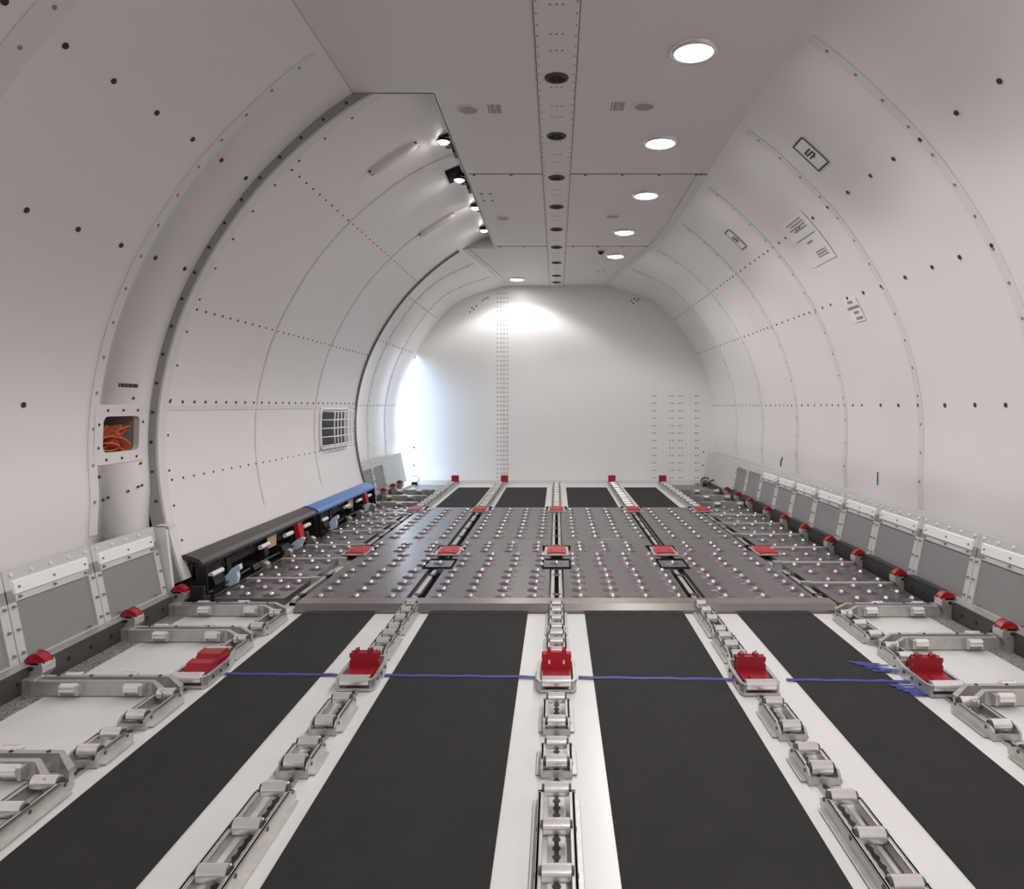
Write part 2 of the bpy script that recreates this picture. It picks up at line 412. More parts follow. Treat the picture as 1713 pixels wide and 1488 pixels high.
# end wall detail
mb = MB()
for x in (-.664, -.624, -.590, -.550):
    for z in frange(.06, 2.13, .05): disc(mb, (x, YB, z), (0,-1,0), .0062, .002, 6)
for x in (1.08, 1.113, 1.275, 1.31, 1.375, 1.405, 1.56, 1.585):
    for z in frange(.06, .98, .0836): disc(mb, (x, YB, z), (0,-1,0), .0068, .002, 6)
for (x, z) in ((-.97,1.92),(-.93,1.95),(-.90,1.99),(-.95,1.97),(-.83,2.05),(-.80,2.07),(-.77,2.08),(.84,2.05),(.87,2.07),(.90,2.05),(.86,2.02),(.92,2.07),(-1.6,.4),(-1.6,.2),(1.65,.35),(1.64,.2)):
    disc(mb, (x, YB, z), (0,-1,0), .009, .002, 6)
stuff(obj('rivet', mb, BOLT, wb))
mb = MB()
for x in (-.607, -.57): mb.box(x-.002, x+.002, YB-.003, YB, .05, 2.14)
obj('stiffener', mb, STRAP, wb)
struct('baseboard_back', MB().box(-1.55, 1.62, YB-.05, YB-.001, 0, .035), STRAP)
# ceiling detail: creases, joints, centre strip
def crease(side, y0, y1, nm, wd):
    m = MB(); m.grid([[(side*(Xc(y)-.0), y, ZC-.001), (side*(Xc(y)-.0), y, ZC-.006), (side*(Xc(y)-wd), y, ZC-.006), (side*(Xc(y)-wd), y, ZC-.001)] for y in frange(y0, y1, .12)], smooth=False)
    struct(nm, m, STRAP)
crease(1, 4.16, YB-.02, 'trim_1', .06); crease(-1, 6.14, YB-.02, 'trim_2', .06)
mb = MB()
for y in (4.16, 6.045):
    mb.box(XE+.02, Xc(y)-.03, y-.004, y+.004, ZC-.002, ZC+.001)
mb2 = MB()
for y in (4.18, 6.065):
    for x in frange(XE+.05, Xc(y)-.06, .2): disc(mb2, (x, y, ZC), (0,0,-1), .0085, .003)
for (x, y) in ((-.475,4.55),(-.42,4.55),(-.475,4.70),(-.42,4.70)): disc(mb2, (x, y, ZC), (0,0,-1), .0085, .003)
for t in (.2, .5): disc(mb2, (.38+t*.2, 7.2, ZC), (0,0,-1), .01, .003)
obj('panel_joint', mb, LINE, ce); stuff(obj('bolt', mb2, BOLT, ce))
cs = obj('ceiling_strip', MB().box(-.078, .078, YR+.02, YB-.03, ZC-.008, ZC+.002), CEIL, None, .003)
tag(cs, 'long flat pale strip running down the middle of the ceiling', 'ceiling strip')
mb = MB()
for y in frange(.2, 7.9, .075):
    for x in (-.07, .07): disc(mb, (x, y, ZC-.008), (0,0,-1), .004, .0015, 6)
for y in frange(1.4, 7.9, .311):
    for x in (-.022, 0, .022): disc(mb, (x, y-.06, ZC-.008), (0,0,-1), .0045, .0015, 6); disc(mb, (x, y+.06, ZC-.008), (0,0,-1), .0045, .0015, 6)
stuff(obj('rivet', mb, RIV, cs))
mb = MB()
for x in (-.0795, .0795): mb.box(x-.0016, x+.0016, YR+.1, YB-.05, ZC-.0035, ZC)
obj('edge_gap', mb, LINE, cs)
vy = [2.924, 3.555, 4.203, 4.818, 5.434, 6.045, 6.70, 7.37, 7.76]
root = None
for i, y in enumerate(vy):
    lab = 'small round dark vent on the ceiling centre strip, %s' % ('nearest the viewer' if i == 0 else 'closest to the end wall' if i == 8 else ORD[i]+' from the viewer')
    if root is None:
        root = thing('ceiling_vent', lab, 'vent', (0, y, ZC-.008), 'round vents along the ceiling strip')
        obj('rim', MB().lathe([(.034,0),(.036,-.005),(.048,-.004),(.05,0)], 20), VENT, root)
        g = MB(); g.lathe([(.001,-.001),(.035,-.001)], 20)
        for r in (.011, .022): g.lathe([(r-.002,-.001),(r,-.005),(r+.002,-.001)], 20)
        for a in range(4): c, s = math.cos(a*math.pi/4), math.sin(a*math.pi/4); g.cyl((-.034*c, -.034*s, -.004), (.034*c, .034*s, -.004), .0015, 5)
        obj('grille', g, VENT, root)
    else: copy_tree(root, (0, y, ZC-.008), lab)
# lamps
def lamp(y, x, lab):
    t = thing('ceiling_lamp', lab, 'ceiling lamp', (x, y, ZC), 'lit downlights in the ceiling')
    obj('trim_ring', MB().lathe([(.072,-.001),(.074,-.012),(.088,-.010),(.092,0)], 28), CHROME, t)
    obj('lens', MB().lathe([(.0005,-.014),(.04,-.0135),(.065,-.012),(.074,-.008)], 28), LENS, t)
    l = bpy.data.lights.new('downlight', 'AREA'); l.shape = 'DISK'; l.size = .14; l.energy = LAMP_W; l.color = (1.0, .965, .952)
    # wide-beam optic of the recessed lamp: strongest at about 50 degrees, shielded towards the horizon
    l.use_nodes = True; nt = l.node_tree; em = nt.nodes['Emission']; ge = nt.nodes.new('ShaderNodeNewGeometry'); dt = nt.nodes.new('ShaderNodeVectorMath'); dt.operation = 'DOT_PRODUCT'
    nt.links.new(ge.outputs['Normal'], dt.inputs[0]); nt.links.new(ge.outputs['Incoming'], dt.inputs[1])
    ab = nt.nodes.new('ShaderNodeMath'); ab.operation = 'ABSOLUTE'; nt.links.new(dt.outputs['Value'], ab.inputs[0])
    cr = nt.nodes.new('ShaderNodeValToRGB'); nt.links.new(ab.outputs[0], cr.inputs[0]); el = cr.color_ramp.elements
    el[0].position = 0; el[0].color = (.08,)*3+(1,); el[1].position = 1; el[1].color = (.42,)*3+(1,)
    for p_, v_ in ((.34,.22),(.42,.50),(.50,1.12),(.57,1.18),(.67,.74),(.78,.50)): e_ = el.new(p_); e_.color = (v_,)*3+(1,)
    nt.links.new(cr.outputs[0], em.inputs['Strength'])
    lo = bpy.data.objects.new('downlight', l); COL.objects.link(lo); lo.parent = t; lo.location = (0, 0, -.017)
LY = [2.717, 3.66, 4.572, 5.546, 6.43]
LX = [.52, .53, .57, .525, .53]
for i, (y, x) in enumerate(zip(LY, LX)):
    lamp(y, x, 'bright round ceiling lamp beside the centre strip, %s' % ['nearest and largest', 'second in the lit row', 'middle of the five in the lit row', 'fourth in the lit row', 'farthest of the lit row'][i])
lamp(7.61, -.42, 'small bright round lamp close to the end wall, on the far side of the strip')
for i, y in enumerate((1.79, .87, -.05, -.97, -1.9)):  # unseen lamps added out of view to light the near hold
    lamp(y, .52, 'unseen round ceiling lamp added to extend the lit row, %s behind the frame edge' % ORD[i])
dd = None
for x, y, lab in ((-.401, 3.254, 'grey unlit round disc on the ceiling beside the door cut-out front corner'), (.392, 3.22, 'grey unlit round disc on the ceiling between the strip and the lit lamps, nearer one'),
               (-.381, 5.14, 'grey unlit round disc on the ceiling beside the far half of the door cut-out'), (.40, 5.09, 'grey unlit round disc on the ceiling between the strip and the lit lamps, farther one')):
    if dd is None:
        dd = thing('unlit_lamp', lab, 'ceiling disc', (x, y, ZC), 'unlit ceiling discs')
        obj('rim', MB().lathe([(.042,-.001),(.044,-.006),(.052,-.004),(.054,0)], 20), CEIL, dd); obj('cover', MB().lathe([(.0005,-.003),(.042,-.0025)], 20), DISCM, dd)
    else: copy_tree(dd, (x, y, ZC), lab)
mm = None
for x, y, lab in ((-.28, 3.25, 'small stencilled marking on the ceiling left of the strip beside the grey disc'), (.275, 3.22, 'small stencilled marking on the ceiling right of the strip beside the grey disc')):
    m = MB()
    for i in range(5): m.box(x-.03+i*.013, x-.03+i*.013+(.009 if i % 2 else .006), y-.045, y+.045, ZC-.0015, ZC)
    tag(obj('ceiling_marking', m, GINK), lab, 'marking')
t = thing('smoke_detector', 'small black dome on the ceiling near the farthest lit lamp', 'detector', (.384, 6.23, ZC))
obj('base', MB().lathe([(.0005,-.008),(.05,-.008),(.055,0)], 18), CEIL, t); obj('dome', MB().lathe([(.0005,-.035),(.016,-.03),(.026,-.018),(.03,-.007)], 18), BLACK, t)
# lamps above the door cut-out
DL = [(-.606, 3.85), (-.61, 4.5), (-.58, 5.14), (-.585, 5.8)]
for i, (x, y) in enumerate(DL):
    t = thing('door_lamp', 'small bright lamp on a black bracket above the ceiling edge, %s' % ['nearest', 'beside the square black hole', 'third from the viewer', 'farthest'][i], 'lamp', (x, y, 2.285), 'lamps above the cargo door')
    obj('bracket', MB().prism([(.07,-.07),(.07,.03),(-.01,.034),(-.03,.012),(.045,.008),(.055,-.07)], 'y', -.05, .05).box(.0, .06, .05, .10, .0, .02), BLACK, t)
    obj('housing', MB().lathe([(.034,0),(.036,.02),(.02,.036),(.0005,.036)], 16), BLACK, t)
    obj('lens', MB().lathe([(.0005,-.012),(.02,-.010),(.033,0)], 16), LENS, t)
    l = bpy.data.lights.new('downlight', 'AREA'); l.shape = 'DISK'; l.size = .05; l.energy = .9; l.color = (1, .98, .96)
    lo = bpy.data.objects.new('downlight', l); COL.objects.link(lo); lo.parent = t; lo.location = (0, 0, -.014)

# placards on the right wall
def patch(y0, y1, t0, t1, off=.003, n=6, side=1):
    return [[W(side, y, t0+(t1-t0)*i/n, off) for i in range(n+1)] for y in frange(y0, y1, max(.02, (y1-y0)/4))]
def border(m, y0, y1, t0, t1, wd, off):
    dt = math.degrees(wd/1.7)
    for a in ((y0, y0+wd, t0, t1), (y1-wd, y1, t0, t1), (y0, y1, t0, t0+dt), (y0, y1, t1-dt, t1)): m.grid(patch(*a, off=off))
def frame_sign(y, th_, lab):
    h = MB().grid(patch(y-.055, y+.055, th_-2.65, th_+2.65)); o = tag(obj('placard', h, PLAC), lab, 'placard')
    b = MB(); border(b, y-.058, y+.058, th_-2.8, th_+2.8, .007, .005); obj('border', b, INK, o)
    g = MB()
    for k, (a, b0, c, d) in enumerate(((-.03,.02,.55,.8),(-.025,.025,.0,.25),(-.03,.03,-.55,-.3),(.02,.03,.0,.8),(-.03,-.02,-.5,.2),(-.012,.0,-.8,-.6))): g.grid(patch(y+a, y+b0, th_+c, th_+d, off=.005, n=1))
    obj('lettering', g, INK, o)
frame_sign(3.235, 47.6, 'white placard with black border on the curved wall, the nearer and larger of two')
frame_sign(4.76, 45.8, 'white placard with black border on the curved wall, farther and smaller one')
o = tag(obj('notice', MB().grid(patch(3.735, 4.07, 31.7, 41.8)), PLAC), 'large faint white notice with a dark rule across on the curved wall', 'notice')
g = MB(); g.grid(patch(3.77, 4.05, 37.35, 37.5, off=.005, n=1)); g.grid(patch(3.87, 3.95, 36.1, 36.4, off=.005, n=1)); g.grid(patch(3.93, 3.955, 39.2, 39.6, off=.005, n=1))
obj('lettering', g, GINK, o)
g = MB()
for k in range(4): g.grid(patch(3.80, 4.02-.03*(k % 2), 40.9-.6*k, 41.1-.6*k, off=.005, n=1))
for k in range(3): g.grid(patch(3.79, 3.93, 33.9-.5*k, 34.1-.5*k, off=.005, n=1))
obj('small_lettering', g, GINK, o)
o = tag(obj('notice', MB().grid(patch(3.80, 3.955, 19.3, 24.0)), PLAC), 'small white notice with four grey text lines on the curved wall', 'notice')
g = MB()
for (a, b_, t) in ((3.86,3.92,23.2),(3.81,3.95,22.1),(3.84,3.90,21.1),(3.82,3.90,20.0)): g.grid(patch(a, b_, t-.22, t+.22, off=.005, n=1))
obj('lettering', g, GINK, o)
tag(obj('blue_mark', MB().grid(patch(3.925, 3.937, th_of_z(.44), th_of_z(.51), off=.003)), TAPE), 'short upright blue stroke on the white wall above the mesh panels', 'mark')
g = MB(); g.tube([W(1, 5.62, th_of_z(z), .004) for z in (.40, .44)]+[W(1, 5.58, th_of_z(.47), .004)], .004, 5)
tag(obj('wall_clip', g, BOLT), 'tiny dark clip on the white wall above the far mesh panels', 'clip')

# ---------------------------------------------------------------- dado panels with fine mesh
def dado(side, y0, y1, lab, white=True, mesh=True):
    t = thing('mesh_panel', lab, 'wall panel', (side*1.645, y0, 0), 'mesh panels along the foot of the side walls')
    L = y1-y0
    def B(m, ya, yb, z0, z1, off, th_=.008):
        X = lambda z: 1.632+(z-.05)*.21-1.645
        a, b = X(z0)-off, X(z1)-off
        vs = [(side*(a+th_), ya, z0), (side*(a+th_), yb, z0), (side*(b+th_), yb, z1), (side*(b+th_), ya, z1), (side*a, ya, z0), (side*a, yb, z0), (side*b, yb, z1), (side*b, ya, z1)]
        return m.add(vs, [(0,1,2,3),(4,5,6,7),(0,1,5,4),(1,2,6,5),(2,3,7,6),(3,0,4,7)])
    fr = MB()
    if mesh:
        B(fr, 0, L, .05, .085, 0); B(fr, 0, L, .262 if white else .30, .36, 0); B(fr, 0, .034, .085, .30, 0); B(fr, L-.034, L, .085, .30, 0)
        obj('frame', fr, GREYP, t)
        obj('mesh', B(MB(), .030, L-.030, .08, .268 if white else .305, -.006, .004), GRIL, t)
    else:
        obj('frame', B(fr, 0, L, .05, .36, 0), GREYP, t)
    if white: obj('top_plate', B(MB(), .03, L-.03, .285, .325, .006, .006), WPL, t, .002)
    s = MB()
    X = lambda z: side*(1.632+(z-.05)*.21-1.645-.006)
    pts = [(L*q, .275) for q in (.12, .5, .88)]+[(q, z) for q in (.017, L-.017) for z in (.11, .18, .25)]+([(L*q, .305) for q in (.12, .5, .88)] if white else [])+[(L*q, .095) for q in (.2, .8)]
    if mesh:
        for (y, z) in pts: s.cyl((X(z)+side*.006, y, z), (X(z)-side*.003, y, z), .0045, 6)
    if s.v: obj('screw', s, RIV, t)
    s = MB()
    for q in frange(.03, L-.03, .1): s.cyl((X(.345)+side*.005, q, .345), (X(.345)-side*.001, q, .345), .007, 8, .005)
    obj('rivet', s, WPL, t)
RE = [2.438, 2.87, 3.315, 3.757, 4.19, 4.64, 5.06, 5.45, 5.87, 6.30, 6.70]
for i in range(10):
    dado(1, RE[i]+.002, RE[i+1]-.002, 'grey mesh panel on the wall opposite the door, %s' % (('%s from the viewer' % ORD[i]) if i < 8 else 'second from the end wall' if i == 8 else 'closest to the end wall'), i < 8)
dado(1, 6.702, YB-.06, 'plain grey dado panel beside the end wall, opposite the door', False, False)
LE = [1.76, 2.19, 2.605, 3.02]
for i in range(3): dado(-1, LE[i]+.002, LE[i+1]-.002, ['grey mesh panel at the picture edge, mostly cut off', 'grey mesh panel with white plate, nearer of two in front of the cargo door', 'grey mesh panel with white plate, right against the cargo door frame'][i])
dado(-1, 6.15, 6.54, 'grey mesh panel just beyond the blue-topped door guide, nearer one', False)
dado(-1, 6.544, 6.95, 'grey mesh panel just beyond the blue-topped door guide, farther one', False)
dado(-1, 6.954, 7.82, 'plain pale grey dado panel next to the daylight gap', False, False)
# jamb foot bracket
t = MB(); t.prism([(-1.69,.05),(-1.62,.05),(-1.655,.36),(-1.70,.36)], 'y', 3.03, 3.05); t.box(-1.70, -1.64, 3.03, 3.09, .355, .362)
tag(obj('foot_bracket', t, STRAP, None, .002), 'pale upright bracket at the foot of the cargo door frame', 'bracket')

# gutters and side rails
for s, n, ya in ((-1, 'trim_3', 2.98), (1, 'trim_4', 3.0)):
    m = MB(); m.box(min(s*1.53, s*1.60), max(s*1.53, s*1.60), YR+.05, ya, .0005, .004); m.box(min(s*1.53, s*1.60), max(s*1.53, s*1.60), 5.95, YB-.06, .0005, .004); struct(n, m, GUT)
def rail(side, y0, y1, z0, z1, lab, m=DARK, grp=None, name='side_rail'):
    a, b = side*1.602, side*1.625; x0, x1 = min(a, b), max(a, b)
    t = thing(name, lab, 'rail', (0, y0, 0), grp); L = y1-y0
    obj('bar', MB().prism([(0,z0),(L,z0),(L,z1-.012),(L-.03,z1),(.03,z1),(0,z1-.012)], 'x', x0, x1), m, t, .002)
    k = MB(); c, d = side*1.60, side*1.63
    for y in frange(.07, L-.07, .11): k.cyl((side*1.603, y, (z0+z1)/2), (side*1.598, y, (z0+z1)/2), .007, 6)
    obj('fastener', k, BOLT, t)
    obj('lip', MB().box(min(side*1.60, side*1.632), max(side*1.60, side*1.632), 0.02, L-.02, z1-.001, z1+.004), ALU if m is DARK else BLACKR, t)
rail(-1, .6, 2.99, 0, .080, 'long dark side rail under the near mesh panels, on the cargo door side')
rail(1, .6, 2.52, 0, .080, 'dark side rail at the picture edge under the nearest mesh panel opposite the door')
RL = [2.543, 2.94, 3.34, 3.787, 4.174, 4.6, 5.0, 5.41, 5.9, 6.3, 6.69]
nm = ['brown-grey side rail between the first and second red side locks opposite the door']
rail(1, 2.575, 2.905, 0, .080, nm[0])
for i in range(1, 10):
    rail(1, RL[i]+.036, RL[i+1]-.036, .012, .094, 'black bumper bar between the %s and %s red side locks opposite the door' % (ORD[i], ORD[i+1]), BLACKR, 'bumper bars between side locks', 'bumper_bar')
rail(1, 6.73, 7.85, .0, .07, 'dark side rail between the last red side lock and the end wall')
LL = [2.21, 2.69, 3.04, 6.2, 6.62, 7.0, 7.3]
for i in range(3, 6): rail(-1, LL[i]+.036, LL[i+1]-.036, 0, .07, 'short dark bar between small red locks beyond the door guide, %s from the guide' % ORD[i-3], DARK, 'far side bars')
# side locks
def side_lock(side, y, lab, first=[{}]):
    loc = (side*1.595, y, 0)
    if side in first[0]: copy_tree(first[0][side], loc, lab); return
    t = thing('side_lock', lab, 'cargo lock', loc, 'red topped side locks'); first[0][side] = t
    obj('base', MB().prism([(side*.03,.0),(side*.03,.075),(side*.026,.084),(-side*.026,.084),(-side*.03,.075),(-side*.03,.055),(-side*.012,.03),(-side*.012,0)], 'y', -.03, .03), ALU, t, .002)
    hd = MB(); hd.prism([(-.030,.083),(.030,.083),(.027,.093),(.010,.106),(-.004,.110),(-.018,.103),(-.029,.091)], 'y', -.019, .019); hd.prism([(-.017,.083),(.017,.083),(.010,.096),(-.010,.096)], 'y', -.030, .024)
    obj('pawl', hd, RED, t, .002)
    obj('pin', MB().cyl((0,-.036,.07), (0,.036,.07), .006, 8), BOLT, t)
for i, y in enumerate(RL):
    side_lock(1, y, 'red-topped side lock on the rail opposite the door, %s' % ('nearest the viewer' if i == 0 else 'closest to the end wall' if i == 10 else ORD[i]+' from the viewer'))
for i, y in enumerate(LL):
    side_lock(-1, y, ['red-topped side lock on the door side rail, nearest the viewer', 'red-topped side lock on the door side rail, beside the gap of two mesh panels', 'red-topped side lock at the foot of the cargo door frame',
       'small red lock just beyond the blue-topped guide', 'small red lock beyond the door guide, second of four', 'small red lock beyond the door guide, third of four', 'small red lock beyond the door guide, nearest the daylight gap'][i])

# ---------------------------------------------------------------- floor tracks, mats, sill
TX = {'leftmost': -1.135, 'second': -.615, 'middle': 0.0, 'fourth': .612, 'rightmost': 1.165}
TD = {'leftmost': 'leftmost track', 'second': 'second track from left', 'middle': 'middle track',
      'fourth': 'fourth track from left', 'rightmost': 'rightmost track'}
for k, x in TX.items():
    t = thing('seat_track', 'narrow metal slotted track in the white deck, the '+TD[k]+' of five', 'floor track', (x, 0, 0), 'slotted tracks in the deck')
    obj('rail', MB().box(-.017, .017, .6, 3.0, .0005, .003), ALU, t); obj('rail', MB().box(-.017, .017, 5.9, YB-.06, .0005, .003), ALU, t)
    m = MB().box(-.0045, .0045, .6, 3.0, .003, .0034); y = .62
    while y < 2.99: m.cyl((0, y, .003), (0, y, .0038), .0085, 8); y += .028
    obj('slot', m, INK, t); obj('slot', MB().box(-.0045, .0045, 5.9, YB-.06, .003, .0035), INK, t)
MX = [(-1.058, -.757), (-.532, -.120), (.118, .532), (.755, 1.065)]
md = ['beside the door-side roller arms', 'directly left of the middle track', 'directly right of the middle track', 'beside the roller arms opposite the door']
for i, (a, b) in enumerate(MX):
    tag(obj('floor_mat', MB().box(a, b, YR+.3, 3.0, 0, .004), RUB, None, .001), 'black tread strip on the near white floor, '+md[i], 'floor mat', 'black strips on the floor')
for i, (a, b) in enumerate([(-1.035, -.70), (-.53, -.10), (.10, .53), (.71, 1.05)]):
    tag(obj('floor_mat', MB().box(a, b, 5.99, 7.60, 0, .004), RUB, None, .001), 'short black tread strip near the end wall, '+md[i], 'floor mat', 'black strips on the floor')
# blue line
for i, (a, b, ya, yb) in enumerate([(-1.07, -.70, 2.315, 2.305), (-.552, -.069, 2.302, 2.288), (.07, .567, 2.285, 2.268), (.727, 1.12, 2.266, 2.250)]):
    m = MB(); n = 12
    m.grid([[(a+(b-a)*q/n, ya+(yb-ya)*q/n+.003*math.sin(q*1.9+i)-.009, .0052), (a+(b-a)*q/n, ya+(yb-ya)*q/n+.003*math.sin(q*1.9+i)+.009+.002*math.sin(q*3), .0052)] for q in range(n+1)])
    m.add([(a, ya-.008, .0042), (b, yb-.008, .0042), (b, yb+.008, .0042), (a, ya+.008, .0042)], [(0,1,2,3)])
    tag(obj('blue_line', m, TAPE), 'blue marker line drawn across the near black strip '+md[i], 'floor line', 'blue marker lines')
m = MB(); 
for k, (xa, ya, xb, yb) in enumerate([(.985,2.42,1.075,2.40),(1.0,2.395,1.10,2.385),(1.02,2.365,1.115,2.345),(1.03,2.34,1.10,2.33),(1.04,2.19,1.13,2.185),(1.03,2.215,1.11,2.205),(1.06,2.15,1.15,2.14),(1.05,2.17,1.12,2.165),
                                      (.99,2.415,1.10,2.32),(1.03,2.22,1.12,2.13)]):
    m.add([(xa, ya-.008, .0054+.0002*k), (xb, yb-.004, .0054+.0002*k), (xb+.012, yb+.006, .0054+.0002*k), (xa, ya+.010, .0054+.0002*k)], [(0,1,2,3)])
tag(obj('blue_scribble', m, TAPE), 'blue scribbled strokes at the edge of the black strip beside a raised red lock', 'scribble')

# sill
PZ = .033
sl = thing('front_sill', 'long bare metal sill along the near edge of the ball panels', 'sill', (0, 3.0, 0))
obj('top_face', MB().prism([(0,0),(0,.014),(.030,.034),(.115,.036),(.115,0)], 'x', -1.10, 1.18), SILL, sl, .002)
obj('front_gap', MB().box(-1.10, 1.18, -.004, .001, 0.0, .005), LINE, sl)

# ---------------------------------------------------------------- ball transfer panels
dish_me = MB().lathe([(.0385,0),(.036,.0016),(.018,.0022),(.0165,.004),(.0005,.004)], 14).mesh('ball_unit', DISH)
ball_me = MB().lathe([(.0005,.016)]+[(.0125*math.sin(math.radians(a)), .0035+.0125*math.cos(math.radians(a))) for a in (20,45,65,85,100)], 10).mesh('ball', BALL)
def panel(x0, x1, y0, y1, balls, lab, frames=()):
    t = thing('ball_panel', lab, 'floor panel', ((x0+x1)/2, (y0+y1)/2, 0), 'ball transfer panels'); cx, cyy = (x0+x1)/2, (y0+y1)/2
    obj('plate', MB().box(x0-cx, x1-cx, y0-cyy, y1-cyy, 0.001, PZ), PLATE, t, .0015)
    for (x, y) in balls:
        d = obj('ball_unit', dish_me, None, t, 0, (x-cx, y-cyy, PZ)); obj('ball', ball_me, None, d)
    return t
YM = 4.50
rowsA = [3.135+.122*i for i in range(5)]
rowsM = [3.76, 3.885, 4.01]
rowsN = [4.13, 4.235, 4.335]
rowsB = [4.56+.148*i for i in range(9)]
strips = [('beside the door-side roller arms', -1.105, -.655, [-1.03, -.873, -.715], -.52),
          ('directly left of the middle track', -.575, -.034, [-.513, -.375, -.234, -.096], 0),
          ('directly right of the middle track', .034, .575, [.105, .245, .388, .533], 0),
          ('beside the roller arms opposite the door', .65, 1.13, [.738, .902, 1.072], 0)]
for k, (nm_, a, b, xs, _) in enumerate(strips):
    sgn = -1 if a < 0 else 1
    bl = []
    for j, x in enumerate(xs):
        bl += [(x, y) for y in rowsA]
        bl += [(x-sgn*.018, y) for y in rowsM] if True else []
        bl += [(x+sgn*(.03 if j < len(xs)-1 else .012), y) for y in rowsN]
    bl = [(x, y) for x, y in bl if a+.03 < x < b-.03]
    p_ = panel(a, b, 3.115, YM-.002, bl, 'grey ball panel of the near row, '+nm_)
    panel(a, b, YM+.002, 5.90, [(x, y) for x in xs for y in rowsB], 'grey ball panel of the far row, '+nm_)
# side ball panels
RB = [3.03, 3.36, 3.80, 4.20, 4.63, 5.06, 5.46, 5.90]
LB = [3.10, 3.45, 3.89, 4.27, 4.75, 5.12, 5.50, 5.90]
for s, B_, x0, x1, cols in ((1, RB, 1.195, 1.575, (1.27, 1.395, 1.52)), (-1, LB, -1.49, -1.18, (-1.44, -1.335, -1.23))):
    for i in range(7):
        a, b = B_[i]+.016, B_[i+1]-.016; bl = []
        nrow = 3 if b-a > .3 else 3
        for r in range(nrow):
            y = a+.05+(b-a-.09)*r/(nrow-1)
            for x in cols: bl.append((x+s*.035*(1-r if s > 0 else (1-r))*.8, y))
        bl = [(min(max(x, x0+.04), x1-.04), y) for x, y in bl]
        panel(x0, x1, a, b, bl, 'small ball panel at the %s, %s' % ('foot of the wall opposite the door' if s > 0 else 'foot of the door guide', 'nearest the viewer' if i == 0 else 'farthest' if i == 6 else ORD[i]+' from the viewer'))
    for i in range(1, 7):
        y = B_[i]
        t = thing('roller_crossbar', 'thin metal bar across the side ball panels %s, %s from the viewer' % ('opposite the door' if s > 0 else 'by the door guide', ORD[i-1]), 'roller bar', (0, y, 0), 'thin bars between side ball panels')
        xa, xb = (1.15, 1.585) if s > 0 else (-1.49, -1.14)
        obj('beam', MB().box(xa, xb, -.012, .012, 0.001, .044), ALU, t, .003)
        ex = 1.17 if s > 0 else -1.16
        obj('end_fitting', MB().prism([(ex-.022,-.0145),(ex+.022,-.010),(ex+.022,.012),(ex-.022,.0145)], 'z', .0, .046), ALU, t, .003)
# slots between panels
def slot(x, y0, y1, lab, wide=.05, light=False):
    t = thing('guide_slot', lab, 'floor slot', (x, y0, 0), 'slots between ball panels'); L = y1-y0
    obj('channel', MB().box(-wide/2, wide/2, 0, L, .001, .012), GAP, t)
    for xa, xb in (((-.0265, -.0095), (.0095, .0265)) if light else ((-.016, .004),)): obj('rail', MB().box(xa, xb, 0, L, .012, .030), ALU, t, .002)
    m = MB()
    for y in frange(.09, L-.1, .28): m.prism([(-.02,y),(.02,y),(.008,y-.04),(-.008,y-.04)], 'z', .020, .0315)
    obj('clip', m, BLACK, t)
for k, x in TX.items():
    slot(x, 3.115, 3.67, 'slot with a bright rail, near half of the ball area, '+TD[k], .056 if k in ('second','middle','fourth') else .05, k == 'middle')
    slot(x, 4.24, 5.63, 'slot with a bright rail, far half of the ball area, '+TD[k], .056 if k in ('second','middle','fourth') else .05, k == 'middle')
# flush red locks on the ball area + recess outlines
fl = None
for row, (y, ext) in enumerate(((4.11, 1.0), (5.76, .9))):
    for k, x in TX.items():
        lab = 'flat red lock lying in the ball panels, %s row, on the %s' % (['near', 'far'][row], TD[k])
        if row == 0 and k == 'rightmost': x += .03
        if fl is None:
            fl = thing('deck_lock', lab, 'cargo lock', (x, y, PZ+.0004), 'flat red deck locks')
            obj('frame', MB().prism([(-.070,-.115),(.070,-.115),(.066,.115),(-.066,.115)], 'z', .0015, .006), ALU, fl, .001)
            m = MB(); m.prism([(-.078,.02),(.078,.02),(.084,.17),(-.084,.17)], 'z', .0, .0022); obj('surround', m, GAP, fl)
            m = MB(); m.prism([(-.050,-.09),(-.02,-.075),(.02,-.075),(.050,-.09),(.054,.0),(.044,.10),(-.044,.10),(-.054,.0)], 'z', .006, .013)
            p_ = obj('pawl', m, REDB, fl, .002)
            obj('bolt_hole', MB().cyl((-.03,-.03,.0125), (-.03,-.03,.0142), .009, 8).cyl((.03,-.03,.0125), (.03,-.03,.0142), .009, 8), INK, p_)
        else: copy_tree(fl, (x, y, PZ+.0004), lab)
rf = None
for k in ('second', 'middle', 'fourth'):
    x = TX[k]; lab = 'black outline around a ball before a flat red lock, '+TD[k]
    if rf is None:
        rf = thing('recess_outline', lab, 'hatch', (x, 3.795, PZ+.0004), 'hatch outlines in the ball panels')
        m = MB(); w_, d_ = .076, .115
        oo_ = [(-w_,-d_),(w_,-d_),(w_,d_),(-w_,d_)]; ii_ = [(-w_+.009,-d_+.03),(w_-.009,-d_+.03),(w_-.009,d_-.035),(-w_+.009,d_-.035)]
        m.add([(x_, y_, .0025) for x_, y_ in oo_+ii_]+[(x_, y_, 0) for x_, y_ in oo_+ii_], [(k_, (k_+1) % 4, 4+(k_+1) % 4, 4+k_) for k_ in range(4)]+[(k_, (k_+1) % 4, 8+(k_+1) % 4, 8+k_) for k_ in range(4)]+[(4+k_, 4+(k_+1) % 4, 12+(k_+1) % 4, 12+k_) for k_ in range(4)])
        obj('rim', m, GAP, rf); obj('plate', MB().box(-.066, .066, -.084, .079, 0, .0012), PLATE, rf)
        d = obj('ball_unit', dish_me, None, rf, 0, (0, 0, .001)); obj('ball', ball_me, None, d)
    else: copy_tree(rf, (x, 3.795, PZ+.0004), lab)

